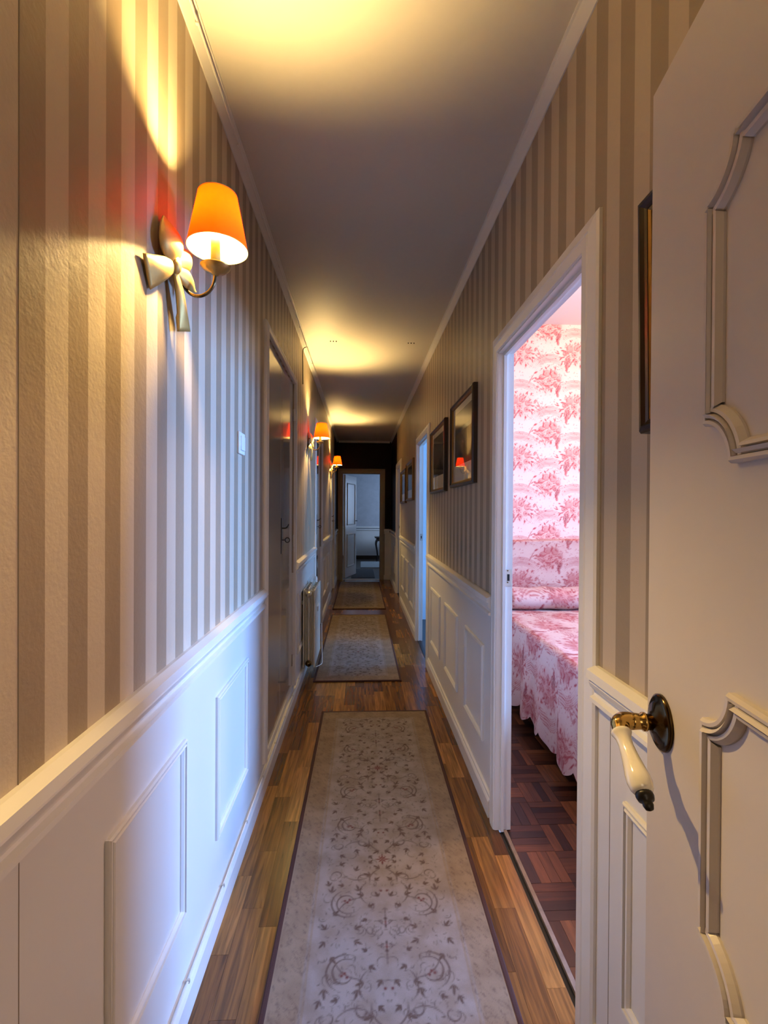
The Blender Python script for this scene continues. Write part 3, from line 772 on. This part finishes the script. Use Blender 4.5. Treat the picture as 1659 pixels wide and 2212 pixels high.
# ------------------------------------------------------------------ wall sconces
def lobe(bm, length, ang, wmax, bulge, tipw, twist=0.0):
    """cast ribbon lobe growing from the knot; local y along wall, z up, x out"""
    n, m = 14, 8; V = []
    for i in range(n + 1):
        t = i / n; row = []
        wd = (wmax * math.sin(PI * (t * .94 + .03) ** .85) ** .8 + .002) if tipw < .8 else wmax * (.32 + .68 * t ** .8)
        for j in range(m + 1):
            s = j / m * 2 - 1
            cx = math.cos(ang) * length * t - math.sin(ang) * wd * s
            cz = math.sin(ang) * length * t + math.cos(ang) * wd * s
            out = .006 + bulge * math.sin(PI * min(1, t * 1.02)) * (1 - .75 * s * s) + twist * t * s
            row.append(bm.verts.new((max(.002, out), cx, cz)))
        V.append(row)
    back = [[bm.verts.new((max(.0005, v.co.x - .004), v.co.y, v.co.z)) for v in row] for row in V]
    for i in range(n):
        for j in range(m):
            bm.faces.new((V[i][j], V[i][j + 1], V[i + 1][j + 1], V[i + 1][j]))
            bm.faces.new((back[i][j], back[i + 1][j], back[i + 1][j + 1], back[i][j + 1]))
    for i in range(n):
        bm.faces.new((V[i][0], V[i + 1][0], back[i + 1][0], back[i][0])); bm.faces.new((V[i][m], back[i][m], back[i + 1][m], V[i + 1][m]))
    for j in range(m): bm.faces.new((V[n][j], V[n][j + 1], back[n][j + 1], back[n][j]))
def make_sconce():
    """origin: on the wall at the arm's height line; x out of wall, y along, z up (z=0 is 1.94 m)"""
    r = empty('wall_sconce')
    ky = -.055
    bow = nb()
    for L, a, wm, bu, tw, tws in ((.090, 2.05, .050, .022, .35, .004), (.120, 3.72, .032, .014, 1.05, -.004), (.135, -1.22, .020, .010, 1.05, .003), (.095, .62, .024, .016, .35, .004), (.095, -.12, .022, .014, .5, -.004)):
        sub = nb(); lobe(sub, L, a, wm, bu, tw, tws)
        me = bpy.data.meshes.new('t'); sub.to_mesh(me); sub.free(); bow.from_mesh(me); bpy.data.meshes.remove(me)
    for v in bow.verts:
        v.co.y *= 1.06; v.co.z *= 1.08
        v.co.x += .13 * max(0, v.co.y + .12) * (1 if v.co.x > .0012 else .8)
        v.co.y += ky; v.co.z += -.008
    b = obj('bow_plate', bow, M['bow_gold'], r, True)
    kn = nb(); bmesh.ops.create_uvsphere(kn, u_segments=14, v_segments=10, radius=.017)
    for v in kn.verts: v.co = Vector((v.co.x * .75 + .024, v.co.y * .95 + ky, v.co.z * 1.25 - .008))
    obj('knot', kn, M['bow_gold'], b, True)
    arm = nb()
    path = smooth_path([(.012, 0, .052), (.016, 0, .06), (.017, 0, .045), (.016, 0, .0), (.021, 0, -.028), (.036, 0, -.048), (.058, 0, -.055), (.080, 0, -.045), (.094, 0, -.024), (.097, 0, .004)], 6)
    tube(arm, path, .0042, 12)
    bmesh.ops.create_uvsphere(arm, u_segments=12, v_segments=8, radius=.0075, matrix=Matrix.Translation((.014, 0, .066)))
    tube(arm, [(.0, 0, .045), (.016, 0, .045)], .005, 10)
    obj('arm', arm, M['bronze'], r, True)
    cx = .098
    obj('drip_pan', lathe(nb(), [(.006, -.004), (.010, .002), (.024, .007), (.034, .016), (.036, .019), (.034, .0185), (.022, .011), (.010, .009)], (cx, 0, 0), (0, 0, 1), 32), M['brass'], r, True)
    obj('candle_sleeve', lathe(nb(), [(.0115, .010), (.0115, .088), (.0095, .092), (.006, .092)], (cx, 0, 0), (0, 0, 1), 20), M['candle'], r, True)
    zb = .134
    obj('bulb', lathe(nb(), [(.006, -.040), (.011, -.030), (.0140, -.014), (.0135, .0), (.0095, .012), (.004, .019), (.001, .021)], (cx, 0, zb), (0, 0, 1), 14), M['bulb'], r, True)
    obj('bulb_socket', lathe(nb(), [(.008, .088), (.008, .094), (.006, .096)], (cx, 0, 0), (0, 0, 1), 14), M['steel'], r, True)
    sx, sy = cx + .014, -.029
    ZB, ZT = .046, .174
    sh = nb(); lathe(sh, [(.070, ZB), (.0575, (ZB + ZT) / 2), (.045, ZT)], (sx, sy, 0), (0, 0, 1), 48, cap=False)
    me = bpy.data.meshes.new('lamp_shade'); bmesh.ops.recalc_face_normals(sh, faces=sh.faces)
    # make normals point outwards (away from the axis)
    f = next(iter(sh.faces)); c = f.calc_center_median() - Vector((sx, sy, 0))
    if f.normal.x * c.x + f.normal.y * c.y < 0: bmesh.ops.reverse_faces(sh, faces=sh.faces)
    sh.to_mesh(me); sh.free(); s = link('lamp_shade', me, M['shade'], r, True)
    for rad, z in ((.070, ZB), (.045, ZT)):
        obj('rim_wire', tube(nb(), [(sx + rad * math.cos(a), sy + rad * math.sin(a), z) for a in np.linspace(0, 2 * PI, 49)], .0011, 6, cap=False), M['candle'], s)
    bm = nb()
    tube(bm, [(cx + .0165 * math.cos(a), .0165 * math.sin(a), zb - .008) for a in np.linspace(0, 2 * PI, 13)], .0009, 6, cap=False)
    for a in (.9, .9 + PI): tube(bm, [(cx + .0165 * math.cos(a), .0165 * math.sin(a), zb - .008), (cx + .018 * math.cos(a), .018 * math.sin(a), zb + .014), (sx + .045 * math.cos(a), sy + .045 * math.sin(a), ZT)], .0009, 6)
    obj('shade_clip', bm, M['steel'], s)
    return r
def copy_tree(o, parent=None):
    c = o.copy(); COL.objects.link(c); c.parent = parent
    for ch in [x for x in bpy.data.objects if x.parent == o and x.name not in DONE]:
        DONE.add(ch.name); cc = copy_tree(ch, c)
    return c
def copy_tree(o, parent=None):
    kids = [x for x in o.children]
    c = o.copy(); COL.objects.link(c); c.parent = parent
    for ch in kids: copy_tree(ch, c)
    return c
sc0 = make_sconce()
for i, (y, lb) in enumerate(((1.163, 'brass bow wall sconce with orange shade, nearest and largest'), (4.1, 'second orange shaded bow sconce, above the radiator'), (6.9, 'third orange shaded bow sconce, farthest, before the dark end'))):
    s = sc0 if i == 0 else copy_tree(sc0)
    s.location = (XL + .001, y, (1.916, 1.912, 1.942)[i])
    if i: s.rotation_euler = (0, 0, (.0, .05, -.08)[i])
    tag(s, lb, 'wall lamp', 'bow wall sconces')

# ------------------------------------------------------------------ pictures
def picture(y0, y1, z0, z1, label, fmat, style=0):
    p = tag(empty('framed_picture', (XR, (y0 + y1) / 2, z0)), label, 'picture', 'framed prints on the right wall')
    hw, hh = (y1 - y0) / 2, z1 - z0
    # moulding profile running inwards
    FP = [(0, 0), (0, .020), (.004, .026), (.012, .028), (.018, .022), (.024, .020), (.024, 0)]
    pts = [(0, -hw, 0), (0, hw, 0), (0, hw, hh), (0, -hw, hh)][::-1]
    def inner(prof, inset):
        return prof
    def rect(ins): return [(0, -hw + ins, ins), (0, -hw + ins, hh - ins), (0, hw - ins, hh - ins), (0, hw - ins, ins)]
    N = Vector((-1, 0, 0)); P = rect(0); e = (Vector(P[1]) - Vector(P[0])).normalized(); side = N.cross(e); sg = 1 if side.y > 0 else -1
    obj('frame', sweep(nb(), P, N, [(sg * u, v) for u, v in FP]), fmat, p)
    obj('gilt_slip', sweep(nb(), rect(.024), N, [(sg * u, v) for u, v in [(0, .004), (0, .018), (.005, .015), (.007, .010), (.007, .004)]]), M['frame_gold'], p)
    obj('mat_board', bx(-.008, -.004, -hw + .024, hw - .024, .024, hh - .024), M['mat'], p)
    m = .055 if style == 0 else .05
    obj('print', bx(-.009, -.008, -hw + .024 + m, hw - .024 - m, .024 + .10, hh - .024 - m * .8), M['print'], p)
    obj('glass', bx(-.0115, -.0105, -hw + .026, hw - .026, .026, hh - .026), M['glass'], p)
    return p
picture(2.275, 2.86, 1.475, 1.975, 'largest dark framed landscape print, just past the bedroom doorway', M['frame_wood'])
picture(3.06, 3.70, 1.465, 1.955, 'second dark framed print, beside the blue lit doorway', M['frame_wood'])
picture(4.97, 5.70, 1.44, 1.90, 'gold framed print just beyond the blue lit doorway', M['frame_oak'], 1)
picture(5.80, 6.50, 1.42, 1.86, 'farthest gold framed print before the dark end', M['frame_oak'], 1)
p5 = picture(.36, .898, 1.50, 1.962, 'dark frame mostly hidden behind the open door leaf', M['frame_wood'])

p5.rotation_euler = (-.025, 0, 0)
# ------------------------------------------------------------------ light switch
s = tag(empty('light_switch', (XL, 1.785, 1.545)), 'small white rocker switch on the left wall below the nearest sconce', 'light switch')
obj('plate', bx(0, .009, -.041, .041, 0, .082, bev=.003), M['plastic'], s)
obj('rocker', bx(.009, .014, -.024, .024, .014, .068, bev=.002), M['plastic'], s)

# ------------------------------------------------------------------ radiator
rad = tag(empty('radiator', (XL, 3.64, .085)), 'cream sectional radiator standing on the left under the second sconce', 'radiator')
NS, PITCHR, RH = 6, .082, .63
def section():
    bm = nb(); x0 = .012
    for xa, xb, t0, t1 in ((0, .010, .003, .079), (.040, .052, .010, .072), (.084, .094, .003, .079)):
        box(bm, x0 + xa, x0 + xb, t0, t1, .012 if xa != .040 else .0, RH - (.012 if xa != .040 else 0), bev=.002)
    box(bm, x0 + .008, x0 + .086, .038, .044, .02, RH - .02)
    for xa in (.018, .030, .060, .072): box(bm, x0 + xa, x0 + xa + .003, .014, .068, .03, RH - .03)
    lathe(bm, [(.022, 0), (.022, PITCHR)], (x0 + .046, 0, .045), (0, 1, 0), 16); lathe(bm, [(.022, 0), (.022, PITCHR)], (x0 + .046, 0, RH - .045), (0, 1, 0), 16)
    return bm
sec = obj('section', section(), M['radiator'], rad)
for k in range(1, NS):
    c = sec.copy(); COL.objects.link(c); c.parent = rad; c.location = (0, k * PITCHR, 0)
obj('end_plug', lathe(nb(), [(.024, 0), (.024, -.008), (.016, -.012), (.016, -.016)], (.058, 0, RH - .045), (0, 1, 0), 20), M['steel'], rad, True)
obj('end_plug', lathe(nb(), [(.024, 0), (.024, -.008), (.016, -.012), (.016, -.016)], (.058, 0, .045), (0, 1, 0), 20), M['bronze'], rad, True)
for k in (0, 5): obj('bracket', bx(.0, .02, k * PITCHR + .03, k * PITCHR + .05, .50, .53), M['radiator'], rad)
hm = obj('heat_meter', bx(.106, .120, .16, .30, .42, .46, bev=.002), M['plastic'], rad)
bm = nb(); lathe(bm, [(.012, 0), (.012, .05)], (.058, NS * PITCHR, .045), (0, 1, 0), 14); lathe(bm, [(.011, 0), (.011, -.12)], (.058, NS * PITCHR + .045, .045), (0, 0, 1), 12)
obj('supply_pipe', bm, M['radiator'], rad)
bm = nb(); lathe(bm, [(.013, 0), (.013, .03)], (.058, NS * PITCHR, RH - .045), (0, 1, 0), 14); lathe(bm, [(.016, 0), (.018, .03), (.014, .05)], (.058, NS * PITCHR + .03, RH - .03), (0, 0, 1), 14)
obj('valve', bm, M['plastic'], rad)
cb = nb(); tube(cb, smooth_path([(XL + .1245, 4.06, .34), (XL + .126, 4.06, .22), (XL + .13, 4.04, .10), (XL + .135, 4.0, .02), (XL + .12, 3.95, .0135), (XL + .09, 3.90, .014)], 6), .0028, 8)
tag(obj('white_cable', cb, M['plastic'], None, True), 'thin white cable dropping from the radiator to the rug', 'cable')

# ------------------------------------------------------------------ surface cables
cc = nb(); tube(cc, [(XL + .032 + .001 * math.sin(y * 5), y, H - .0385 - .0012 * math.sin(y * 9)) for y in np.arange(YS, 6.0, .12)], .0022, 6)
co = tag(obj('ceiling_cable', cc, M['trim']), 'thin white cable clipped along the left cornice', 'cable')
for k in range(14):
    obj('cable_clip', bx(XL + .027, XL + .036, .42 + k * .40, .428 + k * .40, H - .043, H - .034, bev=.001), M['trim'], co)
cc = nb(); tube(cc, [(XL + .0135, y, .0965 + .0008 * math.sin(y * 7)) for y in np.arange(.1, 4.5, .1)], .0028, 6)
co = tag(obj('baseboard_cable', cc, M['trim']), 'thin cable clipped along the left baseboard top', 'cable')
for k in range(14):
    obj('cable_clip', bx(XL + .009, XL + .018, .30 + k * .31, .307 + k * .31, .092, .101, bev=.001), M['steel'], co)
cc = nb(); tube(cc, smooth_path([(XL + .036, 3.62, H - .035), (XL + .006, 3.62, H - .06), (XL + .004, 3.63, H - .18), (XL + .004, 3.64, H - .32)], 5), .003, 6)
tag(obj('hanging_cable', cc, M['iron']), 'short dark cable end hanging above the second sconce', 'cable')
for x, lb in ((-.24, 'three small dark fixings on the ceiling near the left wall'), (.36, 'three small dark fixings on the ceiling near the right wall')):
    e = tag(empty('ceiling_fixing', (x, 3.58, H)), lb, 'ceiling fixing')
    for k in range(3): obj('stud', lathe(nb(), [(.0045, 0), (.0035, -.006), (.001, -.007)], (k * .022, 0, 0), (0, 0, 1), 10), M['iron'], e)

# ------------------------------------------------------------------ bedroom
def shell(prefix, x0, x1, y0, y1, zc, mat, wlab, win, floor=None, skip_front=False, far_mat=None):
    """outer walls of a side room right of the corridor; win=(yc, w, z0, z1) in the wall facing the corridor"""
    yc, ww, wz0, wz1 = win
    bm = nb(); t = .1
    box(bm, x1, x1 + t, y0, yc - ww / 2, 0, zc); box(bm, x1, x1 + t, yc + ww / 2, y1, 0, zc)
    box(bm, x1, x1 + t, yc - ww / 2, yc + ww / 2, 0, wz0); box(bm, x1, x1 + t, yc - ww / 2, yc + ww / 2, wz1, zc)
    tag(obj('wall_%s_outer' % prefix, bm, mat), 'outer window wall of the %s' % wlab, 'wall', kind='structure')
    tag(obj('wall_%s_near' % prefix, bx(x0, x1 + t, y0 - t, y0, 0, zc), mat), 'near side wall of the %s' % wlab, 'wall', kind='structure')
    tag(obj('ceiling_%s' % prefix, bx(x0, x1 + t, y0 - t, y1 + t, zc, zc + .08), M['white_room']), 'white ceiling of the %s' % wlab, 'ceiling', kind='structure')
shell('bedroom', WR, BX1, BY0, BY1, BH, M['white_room'], 'pink bedroom', (1.5, 1.4, .85, 2.45))
wf = tag(empty('window_1', (BX1, 1.5, .85)), 'bedroom window letting in blue daylight', 'window', kind='structure')
obj('window_frame', sweep(nb(), [(0, -.7, 0), (0, .7, 0), (0, .7, 1.6), (0, -.7, 1.6)], (-1, 0, 0), [(0, 0), (0, .03), (-.05, .03), (-.05, 0)]), M['trim'], wf)
obj('mullion', bx(-.02, .02, -.02, .02, 0, 1.6), M['trim'], wf)
# head strip above corridor wall on the bedroom side
tag(obj('wall_bedroom_corridor', bx(WR, WR + .004, BY0, D1[0] - .03, 0, BH), M['white_room']), 'bedroom side of the corridor wall', 'wall', kind='structure')
# toile papered end wall, fine grid carrying the print
bed_back = tag(obj('wall_bedroom_back', bx(WR, BX1 + .1, BY1, BY1 + .1, 0, BH), M['white_room']), 'bedroom end wall papered in rose toile', 'wall', kind='structure')
def plane_grid(u0, u1, v0, v1, res):
    return np.meshgrid(np.linspace(u0, u1, int((u1 - u0) / res) + 1), np.linspace(v0, v1, int((v1 - v0) / res) + 1))
U, V = plane_grid(.9, 2.2, .35, BH, .0038)
grid_mesh('toile_paper', np.stack([U, np.full_like(U, BY1 - .001), V], -1), tsamp(U + .17, V + .02), M['toile'], bed_back, False)
U, V = plane_grid(2.2, BX1, .0, BH, .03)
grid_mesh('toile_paper', np.stack([U, np.full_like(U, BY1 - .001), V], -1), tsamp(U + .17, V + .02), M['toile'], bed_back, False)

bed = tag(empty('bed', (1.01, 1.50, 0)), 'bed under a scalloped rose toile bedspread beside the doorway', 'bed')
BW, BLn, BT = 1.35, 1.98, .61
obj('base', bx(.06, BW - .06, .04, BLn, .12, .34), M['dark_wood'], bed)
obj('mattress', bx(.02, BW - .02, .01, BLn, .34, .57, bev=.02), M['mattress'], bed)
for x in (.10, BW - .10):
    for y in (.1, BLn - .12): obj('leg', lathe(nb(), [(.02, 0), (.03, .12)], (x, y, 0), (0, 0, 1), 12), M['dark_wood'], bed)
# bedspread: a strip running over the top edge and down the side
ys = np.linspace(0, BLn - .02, 340); top = 1.0; drop = .51; rad_ = .035
ss = np.linspace(0, top + rad_ * PI / 2 + drop, 250)
S, Y = np.meshgrid(ss, ys)
X = np.where(S < top, BW * .0 + (top - S) + rad_, 0); Zc = np.full_like(S, BT)
a = np.clip((S - top) / rad_, 0, PI / 2); on = S >= top
X = np.where(on, rad_ - rad_ * np.sin(a), X); Zc = np.where(on, BT - rad_ + rad_ * np.cos(a), Zc)
d_ = np.clip(S - top - rad_ * PI / 2, 0, None) / drop
hem = np.abs(np.sin((Y - .02) * PI / .195)) ** .6 * .055 - .055
length = (drop + hem)
down = d_ * length
X = X - .018 * d_ * np.sin(Y * 21 + 1.2 * np.sin(Y * 5)) - .012 * d_ + .004 * np.sin(Y * 55) * d_
Zc = Zc - down + .004 * np.sin(Y * 16) * np.sin(S * 13) * (S < top)
grid_mesh('bedspread', np.stack([X - .0, Y, Zc], -1), tsamp(Y * 1.0 + .05, S * 1.0 + .1), M['toile_cloth'], bed)
# headboard: padded arch block in the same cloth
nu, nv = 190, 170
u = np.linspace(-.02, BW + .02, nu); v = np.linspace(0, 1, nv)
Uh, Vh = np.meshgrid(u, v)
Htop = 1.09 + .015 * np.sin((Uh + .02) / (BW + .04) * PI)
arc_ = np.clip(Vh * 1.14, 0, 1); tp = np.clip((Vh * 1.14 - 1) / .14, 0, 1)
Zh = .45 + (Htop - .45) * arc_ + 0 * tp
Yh = BLn + .008 - .012 * np.sin(PI * arc_) + .11 * tp
Zh = Zh + .012 * np.sin(PI * tp)
grid_mesh('headboard', np.stack([Uh, Yh, Zh], -1), tsamp(Uh + .33, Zh + Yh + .25), M['toile_cloth'], bed)
# bolster / pillow
nu, nv = 200, 70
u = np.linspace(0, 1, nu); th = np.linspace(0, 2 * PI, nv); Uu, Th = np.meshgrid(u, th)
endr = np.clip(np.sin(PI * Uu) * 6, 0, 1) ** .5
Rr = .088 * endr
Xp = .02 + Uu * (BW - .04); Yp = -.115 + Rr * 1.25 * np.cos(Th); Zp = .078 + Rr * .92 * np.sin(Th) + .004 * np.sin(Uu * 30) * endr
pil = tag(empty('bolster', (1.01, 1.50 + BLn, BT)), 'rose toile bolster pillow against the headboard', 'pillow')
grid_mesh('cover', np.stack([Xp, Yp, Zp], -1), tsamp(Xp + .1, Th * .09 + .3), M['toile_cloth'], pil)
lam = tag(empty('ceiling_lamp', (2.1, 2.3, BH)), 'warm globe ceiling lamp inside the bedroom', 'ceiling lamp')
obj('canopy', lathe(nb(), [(.06, 0), (.05, -.03), (.01, -.04)], (0, 0, 0), (0, 0, 1), 20), M['brass'], lam, True)
obj('globe', lathe(nb(), [(.01, -.04), (.10, -.08), (.14, -.15), (.10, -.22), (.01, -.25)], (0, 0, 0), (0, 0, 1), 24), M['globe'], lam, True)

# study and guest rooms behind the other right doorways
for n, (pf, lab, y0, y1, win, mat) in enumerate((('study', 'pale blue study', 3.80, 5.60, (4.3, 1.1, .9, 2.4), M['blue_room']), ('guest', 'dim guest room', 5.80, 7.9, (7.1, .9, .9, 2.2), M['blue_room']))):
    shell(pf, WR, 3.1, y0, y1, 2.75, mat, lab, win)
    tag(obj('wall_%s_far' % pf, bx(WR, 3.2, y1, y1 + .1, 0, 2.75), mat), 'far side wall of the %s' % lab, 'wall', kind='structure')
    tag(obj('floor_%s' % pf, bx(XR + .008, 3.2, y0, y1, -.06, -.003), M['dark_floor']), 'dark floor of the %s' % lab, 'floor', kind='structure')
    wf = tag(empty('window_%d' % (n + 2), (3.1, win[0], win[2])), 'window of the %s' % lab, 'window', kind='structure')
    hw, hh = win[1] / 2, win[3] - win[2]
    obj('window_frame', sweep(nb(), [(0, -hw, 0), (0, hw, 0), (0, hw, hh), (0, -hw, hh)], (-1, 0, 0), [(0, 0), (0, .03), (-.05, .03), (-.05, 0)]), M['trim'], wf)
    ds = D2 if n == 0 else D3
    tag(obj('trim_%d' % (7 + n), bx(.585, .615, ds[0] + .002, ds[1] - .002, -.006, .004, bev=.001), M['iron']), 'dark threshold strip of the %s doorway' % lab, 'threshold', kind='structure')

# ------------------------------------------------------------------ far room
FY = 12.5
tag(obj('floor_far_room', bx(-1.6, 1.7, YE + .1, FY + .1, -.06, 0), M['dark_floor']), 'dark floor of the far room', 'floor', kind='structure')
fw = tag(obj('wall_far_back', bx(-1.6, 1.8, FY, FY + .1, .80, 2.7), M['far_wall']), 'cool lit back wall of the far room', 'wall', kind='structure')
obj('wainscot_board', bx(-1.6, 1.8, FY, FY + .1, 0, .80), M['paint'], fw)
bm = nb(); box(bm, -1.6, 1.7, FY - .03, FY, .83, .87, bev=.004); obj('chair_rail', bm, M['trim'], fw)
bm = nb(); box(bm, -1.6, 1.7, FY - .022, FY, .77, .79, bev=.003); obj('chair_rail', bm, M['trim'], fw)
obj('baseboard_section', bx(-1.6, 1.7, FY - .015, FY, 0, .09), M['dark_wood'], fw)
tag(obj('wall_far_left', bx(-1.7, -1.6, YE + .1, FY + .1, 0, 2.7), M['far_wall']), 'left wall of the far room', 'wall', kind='structure')
bm = nb(); box(bm, 1.7, 1.8, YE + .1, 10.9, 0, 2.7); box(bm, 1.7, 1.8, 11.7, FY + .1, 0, 2.7); box(bm, 1.7, 1.8, 10.9, 11.7, 0, .85); box(bm, 1.7, 1.8, 10.9, 11.7, 2.15, 2.7)
tag(obj('wall_far_right', bm, M['far_wall']), 'right window wall of the far room', 'wall', kind='structure')
tag(obj('ceiling_far_room', bx(-1.7, 1.8, YE + .1, FY + .1, 2.7, 2.78), M['white_room']), 'ceiling of the far room', 'ceiling', kind='structure')
bm = nb(); box(bm, -1.7, WL, YE, YE + .1, 0, 2.7); box(bm, WR, 1.8, YE, YE + .1, 0, 2.7); box(bm, WL, WR, YE + .0, YE + .1, H + .08, 2.7)
tag(obj('wall_far_front', bm, M['far_wall']), 'front wall of the far room beside the end doorway', 'wall', kind='structure')
rf = tag(empty('rug', (.45, 10.55, 0)), 'small pale rug on the far room floor before the console table', 'rug')
obj('pile', bx(-.45, .35, 0, 1.2, 0, .012, bev=.003), plain('pale_far_rug', (0.30, 0.33, 0.34, 1), .95, noise=.3, nscale=40, bump=.3), rf)
rf = tag(empty('rug', (.0, 8.98, 0)), 'dark grey mat inside the far room doorway', 'rug')
obj('pile', bx(-.18, .28, 0, 1.35, 0, .008, bev=.002), plain('dark_mat', (0.06, 0.06, 0.065, 1), .95, noise=.3, nscale=40, bump=.3), rf)
tb = tag(empty('console_table', (.72, 12.0, 0)), 'dark console table at the far room back wall', 'table')
obj('table_top', bx(-.36, .36, -.2, .2, .60, .63, bev=.006), M['dark_wood'], tb)
obj('apron', bx(-.32, .32, -.17, .17, .52, .60), M['dark_wood'], tb)
for x in (-.3, .3):
    for y in (-.15, .15): obj('leg', tube(nb(), smooth_path([(x, y, .54), (x * 1.08, y * 1.08, .44), (x * .98, y, .25), (x * .94, y * .96, .08), (x * 1.04, y * 1.04, 0)], 5), [.026 - .014 * k / 20 for k in range(21)], 8), M['dark_wood'], tb, True)
fg = tag(empty('figurine', (.55, 12.0, .63)), 'dark figurine standing on the console table', 'figurine')
obj('plinth', lathe(nb(), [(.07, 0), (.07, .02), (.045, .04), (.05, .06)], (0, 0, 0), (0, 0, 1), 16), M['iron'], fg)
bm = nb(); tube(bm, smooth_path([(0, 0, .06), (.01, 0, .12), (-.01, 0, .19), (.01, 0, .25), (.0, 0, .28)], 5), [.04, .042, .044, .046, .046, .044, .04, .036, .033, .032, .033, .036, .038, .036, .03, .022, .016, .014, .014, .014, .014], 12)
bmesh.ops.create_uvsphere(bm, u_segments=12, v_segments=8, radius=.024, matrix=Matrix.Translation((0, 0, .30)))
tube(bm, smooth_path([(.02, 0, .24), (.06, 0, .22), (.07, 0, .30)], 4), .010, 8)
tube(bm, smooth_path([(-.02, 0, .24), (-.055, 0, .20), (-.03, -.02, .15)], 4), .010, 8)
obj('body', bm, M['iron'], fg, True)

# ------------------------------------------------------------------ hall behind the camera
bm = nb(); box(bm, -1.8, XL, YS - .1, YS, 0, H); box(bm, XR, 1.8, YS - .1, YS, 0, H); box(bm, XL, XR, YS - .1, YS, 2.05, H)
tag(obj('wall_hall_front', bm, WHITE), 'hall wall round the corridor entrance', 'wall', kind='structure')
bm = nb(); box(bm, -1.9, -1.8, -2.7, YS, 0, H); box(bm, 1.8, 1.9, -2.7, YS, 0, H); box(bm, -1.9, 1.9, -2.8, -2.7, 0, H)
tag(obj('wall_hall', bm, WHITE), 'walls of the entrance hall', 'wall', kind='structure')
tag(obj('floor_hall', bx(-1.9, 1.9, -2.8, YS, -.06, 0), M['oak']), 'oak floor of the entrance hall', 'floor', kind='structure')
tag(obj('ceiling_hall', bx(-1.9, 1.9, -2.8, YS, H, H + .08), M['ceiling']), 'ceiling of the entrance hall', 'ceiling', kind='structure')
